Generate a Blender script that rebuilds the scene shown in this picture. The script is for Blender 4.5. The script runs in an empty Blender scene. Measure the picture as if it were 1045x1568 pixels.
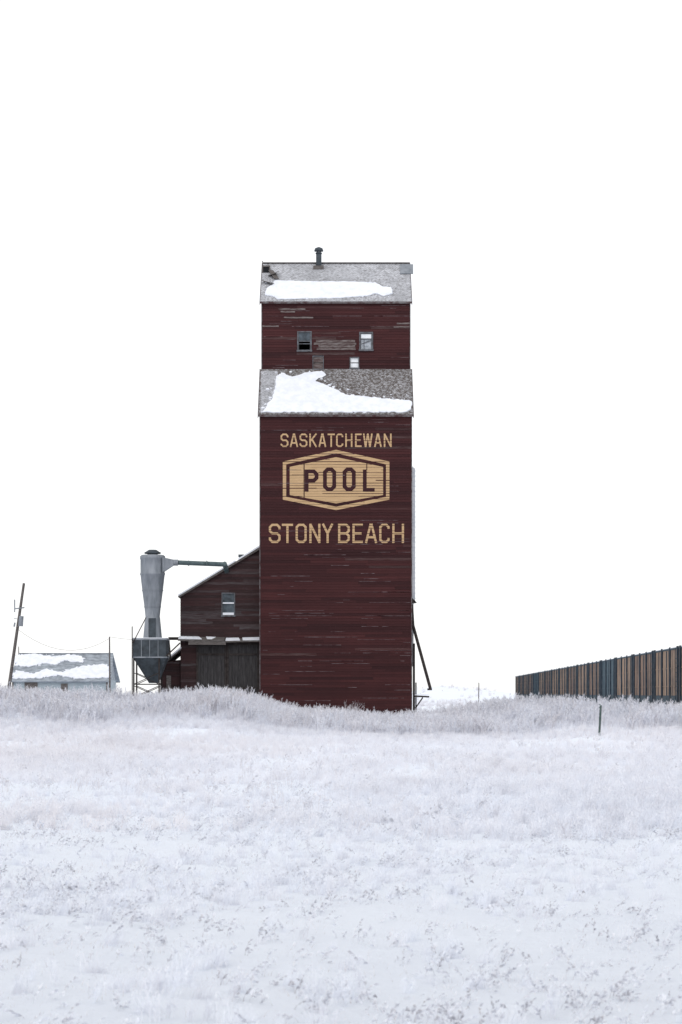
import bpy, math, random
import numpy as np
from mathutils import Vector, Matrix
from mathutils.geometry import tessellate_polygon
random.seed(7); rng = np.random.default_rng(11)
scene = bpy.context.scene
COL = scene.collection
CAMH = 1.7; F = 3360.0; CX = 522.5; HY = 1062.0
# survey measurements -> metres at a given distance
def SX(px, Y): return (px-CX)*Y/F
def SZ(py, Y): return CAMH+(HY-py)*Y/F

# ------------------------------------------------------------------ materials
def newmat(name):
    m = bpy.data.materials.new(name); m.use_nodes = True
    nt = m.node_tree; b = nt.nodes['Principled BSDF']
    b.inputs['Specular IOR Level'].default_value = 0.2
    return m, nt, b
def node(nt, t, **kw):
    n = nt.nodes.new(t)
    for k, v in kw.items():
        if k in n.inputs.keys(): n.inputs[k].default_value = v
        else: setattr(n, k, v)
    return n
def mixc(nt, fac, a, b, mode='MIX'):
    n = nt.nodes.new('ShaderNodeMix'); n.data_type = 'RGBA'; n.blend_type = mode
    for sock, v in ((n.inputs[0], fac), (n.inputs[6], a), (n.inputs[7], b)):
        if hasattr(v, 'is_output') or isinstance(v, bpy.types.NodeSocket): nt.links.new(v, sock)
        elif isinstance(v, (int, float)): sock.default_value = v
        else: sock.default_value = (*v, 1) if len(v) == 3 else v
    return n.outputs[2]
def noise(nt, scale, vec_scale=(1,1,1), detail=4, rough=0.6):
    tc = nt.nodes.new('ShaderNodeTexCoord'); mp = nt.nodes.new('ShaderNodeMapping')
    mp.inputs['Scale'].default_value = vec_scale
    nt.links.new(tc.outputs['Object'], mp.inputs[0])
    n = nt.nodes.new('ShaderNodeTexNoise'); n.inputs['Scale'].default_value = scale
    n.inputs['Detail'].default_value = detail; n.inputs['Roughness'].default_value = rough
    nt.links.new(mp.outputs[0], n.inputs['Vector'])
    return n.outputs['Fac']
def ramp(nt, fac, lo, hi):
    n = nt.nodes.new('ShaderNodeMapRange'); n.inputs['From Min'].default_value = lo; n.inputs['From Max'].default_value = hi
    nt.links.new(fac, n.inputs['Value']); return n.outputs[0]
def bump(nt, b, h, strength=0.4, dist=0.02):
    n = nt.nodes.new('ShaderNodeBump'); n.inputs['Strength'].default_value = strength; n.inputs['Distance'].default_value = dist
    nt.links.new(h, n.inputs['Height']); nt.links.new(n.outputs[0], b.inputs['Normal'])
def simple(name, c1, c2=None, scale=3, vs=(1,1,1), rough=0.8, lo=0.35, hi=0.65, metal=0, bmp=0.2):
    m, nt, b = newmat(name); c2 = c2 or tuple(v*0.7 for v in c1)
    n = noise(nt, scale, vs)
    nt.links.new(mixc(nt, ramp(nt, n, lo, hi), c1, c2), b.inputs['Base Color'])
    b.inputs['Roughness'].default_value = rough; b.inputs['Metallic'].default_value = metal
    if bmp: bump(nt, b, n, bmp)
    return m
def board_mat(name, dark, light, grey, extra=0.0):
    m, nt, b = newmat(name)
    at = node(nt, 'ShaderNodeVertexColor', layer_name='Col')
    sp = nt.nodes.new('ShaderNodeSeparateColor'); nt.links.new(at.outputs[0], sp.inputs[0])
    base = mixc(nt, sp.outputs[0], dark, light)
    streak = noise(nt, 2.2, (0.5,0.5,9), 6, 0.7)
    big = noise(nt, 0.35, (1,1,0.6), 4)
    base = mixc(nt, ramp(nt, big, 0.3, 0.75), base, mixc(nt, 0.6, base, dark))
    ad = nt.nodes.new('ShaderNodeMath'); ad.operation = 'MULTIPLY'
    nt.links.new(ramp(nt, streak, 0.38, 0.6), ad.inputs[0]); nt.links.new(sp.outputs[1], ad.inputs[1])
    base = mixc(nt, ad.outputs[0], base, grey)
    chips = ramp(nt, noise(nt, 5, (0.35,0.35,7), 5, 0.75), 0.60-extra, 0.80-extra)
    m2 = nt.nodes.new('ShaderNodeMath'); m2.operation = 'MULTIPLY'; m2.inputs[1].default_value = 0.4
    nt.links.new(chips, m2.inputs[0])
    base = mixc(nt, m2.outputs[0], base, grey)
    nt.links.new(base, b.inputs['Base Color']); b.inputs['Roughness'].default_value = 0.85
    bump(nt, b, streak, 0.25, 0.01)
    return m
M_red = board_mat('red_clapboard', (0.034,0.0120,0.0135), (0.069,0.0215,0.0225), (0.14,0.108,0.105))
M_oldred = board_mat('weathered_clapboard', (0.030,0.018,0.019), (0.056,0.026,0.027), (0.11,0.10,0.105), 0.06)
M_core = simple('wall_sheathing', (0.03,0.012,0.013))
M_trim = simple('red_trim', (0.06,0.028,0.03), (0.16,0.15,0.155), 4)
M_greywood = simple('grey_wood', (0.17,0.155,0.15), (0.075,0.065,0.062), 4, (1,1,8))
M_oldboard = simple('bare_grey_board', (0.19,0.165,0.16), (0.06,0.03,0.03), 3, (1,1,12), lo=.42, hi=.6)
M_darkwood = simple('dark_wood', (0.05,0.042,0.04), (0.025,0.02,0.02), 4)
M_frame = simple('window_frame_paint', (0.15,0.16,0.18), (0.08,0.075,0.08), 5)
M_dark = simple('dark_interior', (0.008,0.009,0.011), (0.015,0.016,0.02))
M_pane = simple('sky_white_pane', (0.88,0.9,0.93), (0.75,0.78,0.82), 3, rough=0.4, bmp=0)  # white colour stands in for bright sky seen through the cupola
M_gpane = simple('grimy_pane', (0.45,0.48,0.52), (0.2,0.22,0.25), 6, rough=0.4, bmp=0)
M_dpane = simple('dirty_pane', (0.10,0.125,0.15), (0.04,0.05,0.06), 3, rough=0.3, bmp=0)
M_snow = simple('roof_snow', (0.85,0.87,0.915), (0.74,0.765,0.84), 2.5, bmp=0.8)
M_metal = simple('galvanised_steel', (0.29,0.31,0.345), (0.17,0.19,0.215), 2.0, (1.6,1,0.35), rough=0.55, metal=0.15, bmp=0.05)
M_metald = simple('dark_steel', (0.07,0.085,0.10), (0.04,0.048,0.056), 3, rough=0.6, bmp=0.05)
M_tin = simple('white_tin', (0.80,0.83,0.87), (0.62,0.66,0.72), 1.2, (1,1,6), rough=0.5)
M_door = simple('grey_door_board', (0.058,0.055,0.057), (0.028,0.026,0.028), 3, (6,6,0.6))
M_shed = simple('pale_siding', (0.42,0.48,0.52), (0.30,0.35,0.39), 2, (1,1,6))
M_green = simple('post_green', (0.05,0.09,0.08), (0.12,0.14,0.14), 9)
M_rime = simple('rime_ledge', (0.22,0.175,0.185), (0.07,0.03,0.035), 2, (1,1,1), lo=.4, hi=.6)

def paint_mat():
    m, nt, b = newmat('sign_paint')
    n = noise(nt, 3, (0.4,0.4,9), 6, 0.7)
    c = mixc(nt, ramp(nt, n, 0.35, 0.7), (0.59,0.405,0.23), (0.43,0.28,0.15))
    ch = ramp(nt, noise(nt, 4, (0.5,0.5,8), 6, 0.8), 0.61, 0.71)
    c = mixc(nt, ch, c, (0.11,0.05,0.04))
    nt.links.new(c, b.inputs['Base Color']); b.inputs['Roughness'].default_value = 0.8
    return m
M_paint = paint_mat()
M_redpaint = simple('sign_red', (0.046,0.015,0.018), (0.032,0.011,0.0135), 3, (1,1,8))

def shingle_mat(name, fr, sh, thr):
    m, nt, b = newmat(name)
    tc = nt.nodes.new('ShaderNodeTexCoord'); mp = nt.nodes.new('ShaderNodeMapping')
    mp.inputs['Rotation'].default_value = (math.radians(-90),0,0)
    nt.links.new(tc.outputs['Object'], mp.inputs[0])
    br = nt.nodes.new('ShaderNodeTexBrick'); br.inputs['Scale'].default_value = 3.2
    br.inputs['Mortar Size'].default_value = 0.04; br.inputs['Color1'].default_value = (1,1,1,1)
    br.inputs['Color2'].default_value = (0.62,0.62,0.62,1); br.inputs['Mortar'].default_value = (0.2,0.2,0.2,1)
    nt.links.new(mp.outputs[0], br.inputs['Vector'])
    n = noise(nt, 7, (1,1,1), 8, 0.85); big = noise(nt, 0.8, (1,1,1), 3)
    frc = mixc(nt, ramp(nt, big, 0.35, 0.6), fr, tuple(v*0.72 for v in fr))
    c = mixc(nt, ramp(nt, n, thr, thr+0.12), sh, frc)
    c = mixc(nt, 0.5, c, br.outputs['Color'], 'MULTIPLY')
    nt.links.new(c, b.inputs['Base Color']); bump(nt, b, br.outputs['Fac'], 0.4, -0.02)
    b.inputs['Roughness'].default_value = 0.9
    return m
M_shing = shingle_mat('frosted_shingles', (0.70,0.71,0.76), (0.24,0.235,0.24), 0.40)
M_shing2 = shingle_mat('mossy_shingles', (0.55,0.55,0.58), (0.115,0.095,0.085), 0.46)

# ------------------------------------------------------------------ mesh helpers
def empty(name, loc):
    e = bpy.data.objects.new(name, None); e.location = loc; e.empty_display_size = 0.5
    COL.objects.link(e); return e
def mesh(name, V, Fc, mat, parent=None, smooth=False, cols=None):
    me = bpy.data.meshes.new(name); me.from_pydata([tuple(v) for v in V], [], Fc)
    if mat is not None:
        for mm in (mat if isinstance(mat, (list, tuple)) else [mat]): me.materials.append(mm)
    if cols is not None:
        a = me.color_attributes.new('Col', 'FLOAT_COLOR', 'POINT')
        a.data.foreach_set('color', np.array(cols, dtype=np.float32).ravel())
    if smooth: me.shade_smooth()
    ob = bpy.data.objects.new(name, me); COL.objects.link(ob)
    if parent:
        ob.parent = parent; ob.matrix_parent_inverse = Matrix.Translation(-Vector(parent.location))
    return ob
BF = [(0,3,2,1),(4,5,6,7),(0,1,5,4),(1,2,6,5),(2,3,7,6),(3,0,4,7)]
class Acc:
    def __init__(s): s.V = []; s.F = []
    def add(s, V, Fc):
        o = len(s.V); s.V += [tuple(v) for v in V]; s.F += [tuple(i+o for i in f) for f in Fc]
    def box(s, x0,x1,y0,y1,z0,z1):
        s.add([(x0,y0,z0),(x1,y0,z0),(x1,y1,z0),(x0,y1,z0),(x0,y0,z1),(x1,y0,z1),(x1,y1,z1),(x0,y1,z1)], BF)
    def beam(s, p, q, w, h=None):
        h = h or w; p = Vector(p); q = Vector(q); d = (q-p).normalized()
        up = Vector((0,0,1)) if abs(d.z) < 0.9 else Vector((0,1,0))
        a = d.cross(up).normalized()*w/2; b = a.cross(d).normalized()*h/2
        s.add([p-a-b,p+a-b,p+a+b,p-a+b,q-a-b,q+a-b,q+a+b,q-a+b], BF)
    def cyl(s, p, q, r1, r2=None, n=14, caps=True):
        r2 = r1 if r2 is None else r2; p = Vector(p); q = Vector(q); d = (q-p).normalized()
        up = Vector((0,0,1)) if abs(d.z) < 0.9 else Vector((1,0,0))
        a = d.cross(up).normalized(); b = a.cross(d).normalized(); V = []
        for c, r in ((p,r1),(q,r2)):
            for i in range(n):
                t = 2*math.pi*i/n; V.append(c+(a*math.cos(t)+b*math.sin(t))*r)
        Fc = [(i,(i+1)%n,n+(i+1)%n,n+i) for i in range(n)]
        if caps: Fc += [tuple(range(n-1,-1,-1)), tuple(range(n,2*n))]
        s.add(V, Fc)
    def lathe(s, cx, cy, prof, n=28):
        V = []; Fc = []
        for z, r in prof:
            for i in range(n):
                t = 2*math.pi*i/n; V.append((cx+r*math.cos(t), cy+r*math.sin(t), z))
        for k in range(len(prof)-1):
            for i in range(n):
                Fc.append((k*n+i, k*n+(i+1)%n, (k+1)*n+(i+1)%n, (k+1)*n+i))
        s.add(V, Fc)
    def make(s, name, mat, parent=None, smooth=False):
        return mesh(name, s.V, s.F, mat, parent, smooth)
def box(name, x0,x1,y0,y1,z0,z1, mat, parent):
    a = Acc(); a.box(x0,x1,y0,y1,z0,z1); return a.make(name, mat, parent)

BH = 0.145
def boards(name, org, u, n, z0, z1, rangefn, mat, parent, holes=(), greyp=0.05, greyamt=0.8):
    """lapped siding made of individual boards. org: xy origin; u, n: 2D unit vectors"""
    V = []; Fc = []; C = []
    z = z0
    while z < z1-0.01:
        zt = min(z+BH, z1); lo, hi = rangefn((z+zt)/2)
        segs = []
        p = lo; first = True; rowtone = random.gauss(0,.2)
        while p < hi-0.02:
            L = random.uniform(2.2, 4.9)*(random.uniform(0.3,1) if first else 1); first = False
            q = min(hi, p+L)
            if hi-q < 0.4: q = hi
            segs.append((p, q)); p = q
        for (p, q) in segs:
            parts = [(p, q)]
            for (h0,h1,g0,g1) in holes:
                if zt-0.03 > g0 and z+0.03 < g1:
                    np_ = []
                    for (a, b) in parts:
                        if b <= h0 or a >= h1: np_.append((a,b)); continue
                        if a < h0: np_.append((a,h0))
                        if b > h1: np_.append((h1,b))
                    parts = np_
            R = min(1,max(0,random.gauss(0.5,0.24)+rowtone)); G = 0
            if random.random() < greyp: G = random.uniform(0.3,1)*greyamt
            dz = random.gauss(0, 0.003); warp = random.gauss(0.0,0.0022)
            for (a, b) in parts:
                if b-a < 0.02: continue
                o = len(V); a2 = a+0.002; b2 = b-0.002
                nb = 0.025+warp; nt_ = 0.007
                for (uu, zz, nn) in ((a2,z+dz,nb),(b2,z+dz,nb),(b2,zt+dz,nt_),(a2,zt+dz,nt_),(a2,z+dz,0.0),(b2,z+dz,0.0)):
                    V.append((org[0]+u[0]*uu+n[0]*nn, org[1]+u[1]*uu+n[1]*nn, zz)); C.append((R,G,0,1))
                Fc += [(o,o+1,o+2,o+3),(o+4,o+5,o+1,o)]
        z += BH
    return mesh(name, V, Fc, mat, parent, cols=C)

def slab(a, pts, th):
    """quad roof slab: pts 4 corners (3D) ccw from above; thickness downwards"""
    P = [Vector(p) for p in pts]; n = (P[1]-P[0]).cross(P[2]-P[0]).normalized()
    if n.z < 0: n = -n
    a.add([p-n*th for p in P]+P, BF)
def snow_patch(name, outline, m, Y0, z0, parent, th=0.05, off=0.012, jit=0.07, step=0.13, crumbs=40):
    """irregular snow patch on roof plane z=z0+(Y-Y0)*m; outline in (x, Y)"""
    nrm = Vector((0,-m,1)).normalized(); VV = []; FF = []
    def patch(pts, th):
        base = [Vector((x,y,z0+(y-Y0)*m))+nrm*off for x,y in pts]
        cen = sum(base, Vector())/len(base)
        top = [p+(cen-p).normalized()*0.02+nrm*th for p in base]
        tri = tessellate_polygon([[Vector((p[0],p[1],0)) for p in pts]])
        n = len(pts); o = len(VV); VV.extend(base+top)
        for t in tri: FF.append((o+t[0]+n, o+t[1]+n, o+t[2]+n))
        for i in range(n): FF.append((o+i,o+(i+1)%n,o+n+(i+1)%n,o+n+i))
    pts = []
    for i in range(len(outline)):
        a = Vector(outline[i]); b = Vector(outline[(i+1)%len(outline)])
        k = max(1,int((b-a).length/step))
        for j in range(k):
            p = a.lerp(b, j/k); pts.append((p.x+random.uniform(-jit,jit), p.y+random.uniform(-jit,jit)*0.7))
    patch(pts, th)
    xs_ = [q[0] for q in pts]; ys_ = [q[1] for q in pts]
    for k in range(crumbs):      # crumbs of snow caught on the shingles around the patch
        p = random.choice(pts); cx = p[0]+random.gauss(0,.25); cy = p[1]+random.uniform(0,1)**2*.6-.03
        cy = min(cy, max(ys_)-.05); cy = max(cy, min(ys_)+.05); cx = min(max(cx,min(xs_)),max(xs_))
        r0 = random.uniform(.015,.06); w = random.uniform(1,2.6)
        patch([(cx+r0*w*math.cos(t)*random.uniform(.6,1.2), cy+r0*math.sin(t)*random.uniform(.6,1.2)) for t in [i*1.047 for i in range(6)]], .022+.0005*k)
    return mesh(name, VV, FF, M_snow, parent)
def onroof(px, py, m, Y0, z0):
    k = (HY-py)/F; Y = (z0-CAMH-m*Y0)/(k-m); return (SX(px,Y), Y)

# ------------------------------------------------------------------ letters
def ribbon(acc, pts, t, plane, closed=False):
    """pts (x,z) in facade plane; plane Y coordinate"""
    P = [Vector(p) for p in pts]; n = len(P); L = []; R = []
    for i in range(n):
        if closed: d0 = (P[i]-P[i-1]).normalized(); d1 = (P[(i+1)%n]-P[i]).normalized()
        else:
            d0 = (P[i]-P[i-1]).normalized() if i > 0 else (P[1]-P[0]).normalized()
            d1 = (P[i+1]-P[i]).normalized() if i < n-1 else d0
        n0 = Vector((-d0.y,d0.x)); n1 = Vector((-d1.y,d1.x)); m = (n0+n1).normalized()
        k = t/2/max(0.4,m.dot(n0)); L.append(P[i]+m*k); R.append(P[i]-m*k)
    V = [(p.x,plane,p.y) for p in L]+[(p.x,plane,p.y) for p in R]
    Fc = [(i,(i+1)%n,n+(i+1)%n,n+i) for i in range(n if closed else n-1)]
    acc.add(V, Fc)
def glyph(acc, ch, x0, x1, y0, y1, t, Yp, cf=0.2):
    a=x0+t/2; b=x1-t/2; lo=y0+t/2; hi=y1-t/2; m=(lo+hi)/2; c=(x1-x0)*cf; cx=(x0+x1)/2; S=[]
    if ch=='S': S=[([(b,hi-1.9*c),(b,hi-c),(b-c,hi),(a+c,hi),(a,hi-c),(a,m+c),(a+c,m),(b-c,m),(b,m-c),(b,lo+c),(b-c,lo),(a+c,lo),(a,lo+c),(a,lo+1.9*c)],0)]
    if ch=='A': S=[([(a,y0),(cx-t*0.15,y1)],0),([(b,y0),(cx+t*0.15,y1)],0),([(a+(cx-a)*0.33,y0+(y1-y0)*0.3),(b-(b-cx)*0.33,y0+(y1-y0)*0.3)],0)]
    if ch=='K': S=[([(a,y0),(a,y1)],0),([(b,y1),(a+t*0.3,m-t*0.4)],0),([(a+(b-a)*0.35,m+t*0.2),(b,y0)],0)]
    if ch=='T': S=[([(x0,hi),(x1,hi)],0),([(cx,y0),(cx,hi)],0)]
    if ch=='C': S=[([(b,hi-1.9*c),(b,hi-c),(b-c,hi),(a+c,hi),(a,hi-c),(a,lo+c),(a+c,lo),(b-c,lo),(b,lo+c),(b,lo+1.9*c)],0)]
    if ch=='O': S=[([(b,hi-c),(b-c,hi),(a+c,hi),(a,hi-c),(a,lo+c),(a+c,lo),(b-c,lo),(b,lo+c)],1)]
    if ch=='H': S=[([(a,y0),(a,y1)],0),([(b,y0),(b,y1)],0),([(a,m),(b,m)],0)]
    if ch=='E': S=[([(x1,hi),(a,hi),(a,lo),(x1,lo)],0),([(a,m),(x1-t*0.6,m)],0)]
    if ch=='W': S=[([(a,y1),(x0+(x1-x0)*0.28,y0)],0),([(x0+(x1-x0)*0.28,y0),(cx,y1)],0),([(cx,y1),(x1-(x1-x0)*0.28,y0)],0),([(x1-(x1-x0)*0.28,y0),(b,y1)],0)]
    if ch=='N': S=[([(a,y0),(a,y1)],0),([(b,y0),(b,y1)],0),([(a,y1-t*0.3),(b,y0+t*0.3)],0)]
    if ch=='Y': S=[([(a,y1),(cx,m)],0),([(b,y1),(cx,m)],0),([(cx,y0),(cx,m+t*0.4)],0)]
    if ch=='B': S=[([(a,lo),(b-c,lo),(b,lo+c),(b,m-c),(b-c,m),(a,m)],1),([(a,m),(b-c,m),(b,m+c),(b,hi-c),(b-c,hi),(a,hi)],1)]
    if ch=='P': S=[([(a,y0),(a,hi)],0),([(a,m),(b-c,m),(b,m+c),(b,hi-c),(b-c,hi),(a-t/2,hi)],0)]
    if ch=='L': S=[([(a,y1),(a,lo),(x1,lo)],0)]
    for i,(p,cl) in enumerate(S): ribbon(acc, p, t, Yp-0.0004*i, bool(cl))

# ------------------------------------------------------------------ value noise + terrain
TAB = rng.random((256,256))
def vn(x, y, s=0):
    x = np.asarray(x, float)+s*17.31; y = np.asarray(y, float)+s*9.17
    xi = np.floor(x).astype(int); yi = np.floor(y).astype(int); fx = x-xi; fy = y-yi
    fx = fx*fx*(3-2*fx); fy = fy*fy*(3-2*fy)
    g = lambda a,b: TAB[a & 255, b & 255]
    return (g(xi,yi)*(1-fx)+g(xi+1,yi)*fx)*(1-fy)+(g(xi,yi+1)*(1-fx)+g(xi+1,yi+1)*fx)*fy
def ss(a, b, v):
    t = np.clip((v-a)/(b-a),0,1); return t*t*(3-2*t)
PX = [-60,-30,-15.5,-12.6,-9.6,-6.6,-4.4,-3.0,-1.9,0.5,2.3,3.8,5.3,7,8.3,11.8,15.5,19,60]
PH = [0.9,1.05,1.1,1.12,0.80,1.08,1.08,0.65,0.38,0.20,0.08,0.2,0.16,0.34,0.66,0.58,0.36,0.12,0.0]
def H(x, Y):
    x = np.asarray(x, float); Y = np.asarray(Y, float)
    wav = (vn(x*0.09, Y*0.05, 5)-0.5)*12
    r = np.interp(x, PX, PH)*ss(60,99,Y+wav)*(1-ss(128,175,Y))
    z = r + 0.14*(vn(x*0.22,Y*0.13,1)-0.5)*(1-ss(200,400,Y))
    near = 1-ss(45,95,Y)
    z += near*(0.06*(vn(x*1.3,Y*0.9,2)-0.5)+0.04*(vn(x*3.5,Y*3,3)-0.5))
    z += 3.2*np.exp(-((x-27)/17)**2-((Y-500)/60)**2)*(0.8+0.4*vn(x*0.1,Y*0.02,6))
    return z
def axis(a0, a1, step, grow, end):
    v = list(np.arange(a0, a1, step)); s = step
    while v[-1] < end: s *= grow; v.append(v[-1]+s)
    return np.array(v)
xp = axis(0, 14, 0.15, 1.045, 1800); xs = np.concatenate([-xp[:0:-1], xp])
ys = np.concatenate([np.array([-300,-120,-50,-20,-8,-2,2,5,7]), axis(8, 30, 0.13, 1.017, 3500)])
XX, YY = np.meshgrid(xs, ys); ZZ = H(XX, YY)
nx = len(xs); ny = len(ys)
verts = np.stack([XX.ravel(),YY.ravel(),ZZ.ravel()],1)
ii = (np.arange(ny-1)[:,None]*nx+np.arange(nx-1)[None,:]).ravel()
faces = np.stack([ii,ii+1,ii+nx+1,ii+nx],1)
me = bpy.data.meshes.new('snow_ground'); me.vertices.add(len(verts)); me.vertices.foreach_set('co', verts.ravel())
me.loops.add(faces.size); me.loops.foreach_set('vertex_index', faces.ravel().astype(np.int32))
me.polygons.add(len(faces)); me.polygons.foreach_set('loop_start', np.arange(0,faces.size,4,dtype=np.int32))
me.update(calc_edges=True); me.validate(); me.shade_smooth()
g = bpy.data.objects.new('snow_ground', me); COL.objects.link(g)
m, nt, b = newmat('field_snow')
n1 = noise(nt, 0.35, (1,1,1), 5); n2 = noise(nt, 9, (1,1,1), 8, 0.75)
c = mixc(nt, ramp(nt, n1, 0.3, 0.7), (0.85,0.89,0.965), (0.81,0.85,0.935))
c = mixc(nt, ramp(nt, n2, 0.55, 0.75), c, (0.74,0.775,0.865))
nt.links.new(c, b.inputs['Base Color']); b.inputs['Roughness'].default_value = 0.9
bump(nt, b, n2, 0.8, 0.06); me.materials.append(m)

# ------------------------------------------------------------------ grain elevator
EX0, EX1, EY = -4.41, 3.84, 120.0
ZE = 17.02; YC = 122.8; ZC = 19.83; ZT = 23.67; YR = 126.2; ZR = 26.37
YB = 2*YR-EY; YCB = 2*YR-YC
E = empty('grain_elevator', (0, EY, 0.3))
Z0 = 0.0
a = Acc()
a.box(EX0+.01,EX1-.01,EY+.002,YB-.002,Z0,ZE)
a.add([(EX0+.01,EY+.01,ZE),(EX1-.01,EY+.01,ZE),(EX1-.01,YC,ZC),(EX0+.01,YC,ZC),(EX0+.01,YB-.01,ZE),(EX1-.01,YB-.01,ZE),(EX1-.01,YCB,ZC),(EX0+.01,YCB,ZC)],
      [(0,1,2,3),(7,6,5,4),(0,3,7,4),(1,5,6,2)])
a.make('tower_core', M_core, E)
# windows in the cupola front (metres)
W = lambda p0,p1,q0,q1: (SX(p0,YC), SX(p1,YC), SZ(q1,YC), SZ(q0,YC))
wl = W(457,476,509,536); wr = W(552,570,510,535); sl = W(480,495,546,565); sr = W(537,549,548,563)
def shift(h, ox): return (h[0]-ox, h[1]-ox, h[2], h[3])
fr = lambda z: (0, EX1-EX0)
boards('front_siding', (EX0,EY), (1,0), (0,-1), Z0, ZE, fr, M_red, E, greyp=0.025, greyamt=0.45)
boards('cupola_siding', (EX0,YC), (1,0), (0,-1), ZC-.2, ZT, fr, M_red, E, [shift(h,EX0) for h in (wl,wr,sl,sr)], greyp=0.06, greyamt=.5)
boards('back_siding', (EX1,YB), (-1,0), (0,1), Z0, ZE, fr, M_red, E)
boards('cupola_back_siding', (EX1,YCB), (-1,0), (0,1), ZC-.2, ZT, fr, M_red, E)
def sidefn(z):
    if z < ZE: return (0, YB-EY)
    if z < ZC: d = (z-ZE)*(YC-EY)/(ZC-ZE); return (d, YB-EY-d)
    d = YC-EY
    if z > ZT: d += (z-ZT)*(YR-YC)/(ZR-ZT)
    return (d, YB-EY-d)
boards('right_siding', (EX1,EY), (0,1), (1,0), Z0, ZR-.15, sidefn, M_red, E)
boards('left_siding', (EX0,EY), (0,1), (-1,0), Z0, ZR-.15, sidefn, M_red, E)
# thin rime caught on the lower edges of the boards
a = Acc()
for k in range(125):
    zz = Z0+BH*random.randint(3,int(ZE/BH)-1); xa = random.uniform(EX0,EX1-.3); L_ = random.uniform(.2,1)**2*3
    xb = min(EX1-.05, xa+L_)
    if 9.9 < zz < 15.9 and random.random()<.6: continue
    a.box(xa,xb,EY-.033,EY-.026,zz-.004,zz+random.uniform(.004,.016))
for k in range(36):
    zz = ZC-.2+BH*random.randint(1,26); xa = random.uniform(EX0,EX1-.3); xb = min(EX1-.05, xa+random.uniform(.2,1.8))
    if any(xa < h[1]+.1 and xb > h[0]-.1 and h[2]-.2 < zz < h[3]+.2 for h in (wl,wr,sl,sr)): continue
    a.box(xa,xb,YC-.033,YC-.026,zz-.004,zz+random.uniform(.004,.016))
a.make('rime_ledges', M_rime, E)
# cupola core with real openings at the front
a = Acc()
for (x0,x1,z0,z1) in ((EX0+.01,wl[0],ZC-.3,ZT),(wl[1],sl[0],ZC-.3,ZT),(sl[0],sl[1],sl[3],ZT),(sl[1],sr[0],ZC-.3,ZT),(sr[0],sr[1],sr[3],ZT),(sr[1],wr[0],ZC-.3,ZT),
                      (wr[1],EX1-.01,ZC-.3,ZT),(wl[0],wl[1],ZC-.3,wl[2]),(wl[0],wl[1],wl[3],ZT),(wr[0],wr[1],ZC-.3,wr[2]),(wr[0],wr[1],wr[3],ZT),(sl[0],sl[1],ZC-.3,sl[2]),(sr[0],sr[1],ZC-.3,sr[2])):
    if x1-x0 > .005: a.box(x0,x1,YC+.002,YC+.12,z0,z1)
a.box(EX0+.01,EX1-.01,YCB-.12,YCB-.002,ZC-.3,ZT)
a.box(EX0+.01,EX0+.12,YC+.13,YCB-.13,ZC-.3,ZT); a.box(EX1-.12,EX1-.01,YC+.13,YCB-.13,ZC-.3,ZT)
for X in (EX0+.01, EX1-.12):
    a.add([(X,YC,ZT),(X,YCB,ZT),(X,YR,ZR-.05),(X+.11,YC,ZT),(X+.11,YCB,ZT),(X+.11,YR,ZR-.05)], [(0,1,2),(5,4,3)])
a.make('cupola_core', M_core, E)
def window(name, h, Y, parent, top, bot, mull=True, f=0.06, split=0.5):
    x0,x1,z0,z1 = h; a = Acc(); yf = Y-.05; yb = Y+.06
    a.box(x0-f,x0,yf,yb,z0-f,z1+f); a.box(x1,x1+f,yf,yb,z0-f,z1+f)
    a.box(x0,x1,yf-.004,yb,z1,z1+f); a.box(x0-f*1.4,x1+f*1.4,yf-.04,yb,z0-f*1.6,z0-f*.01)
    zm = z0+(z1-z0)*split
    if mull: a.box(x0,x1,Y-.02,Y+.03,zm-.025,zm+.025)
    a.make(name+'_frame', M_frame, parent)
    if top: box(name+'_upper_pane', x0,x1,Y+.032,Y+.04,zm+.025,z1,top,parent)
    if bot: box(name+'_lower_pane', x0,x1,Y+.032,Y+.04,z0,zm-.025,bot,parent)
window('cupola_window', wl, YC, E, M_dpane, None, split=0.50)
window('cupola_window_b', wr, YC, E, M_pane, M_gpane, split=0.64)  # upper half: see-through sky painted as an opaque white pane
a = Acc(); wd = wr[1]-wr[0]
a.box(wr[0],wr[0]+.04,YC+.0,YC+.03,wr[2],wr[3]); a.box(wr[1]-.04,wr[1],YC+.0,YC+.03,wr[2],wr[3]); a.box(wr[0]+.04,wr[1]-.04,YC+.0,YC+.03,wr[3]-.05,wr[3])
a.box(wr[0]+wd*.3,wr[0]+wd*.3+.03,YC+.0,YC+.028,wr[2],wr[2]+(wr[3]-wr[2])*.62); a.beam((wr[0]+.05,YC+.015,wr[2]+.3),(wr[1]-.05,YC+.015,wr[2]+.5),.035)
a.box(wl[0],wl[0]+.04,YC+.0,YC+.03,wl[2],wl[3]); a.box(wl[1]-.04,wl[1],YC+.0,YC+.03,wl[2],wl[3]); a.box(wl[0]+.04,wl[1]-.04,YC,YC+.03,wl[2]+.33,wl[2]+.37)
a.make('cupola_window_muntins', M_frame, E)
window('cupola_hatch', sl, YC, E, M_oldboard, M_oldboard, False, 0.04)
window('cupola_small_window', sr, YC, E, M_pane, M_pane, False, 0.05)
a = Acc(); q0,q1 = SX(478,YC),SX(550,YC)
zb = SZ(536,YC)
for k in range(4): a.box(q0+.08+random.uniform(0,.3),q1-.12-random.uniform(0,.25),YC-.045-.003*k,YC-.03,zb+k*.145,zb+k*.145+.125)
a.make('patched_planks', M_oldboard, E)
a = Acc()
for (p0,p1,py) in ((427,468,473),(435,480,486),(402,427,499),(603,629,500),(430,452,477),(608,629,495)):
    a.box(SX(p0,YC),SX(p1,YC),YC-.036,YC-.030,SZ(py,YC)-.06,SZ(py,YC)+.03)
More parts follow.
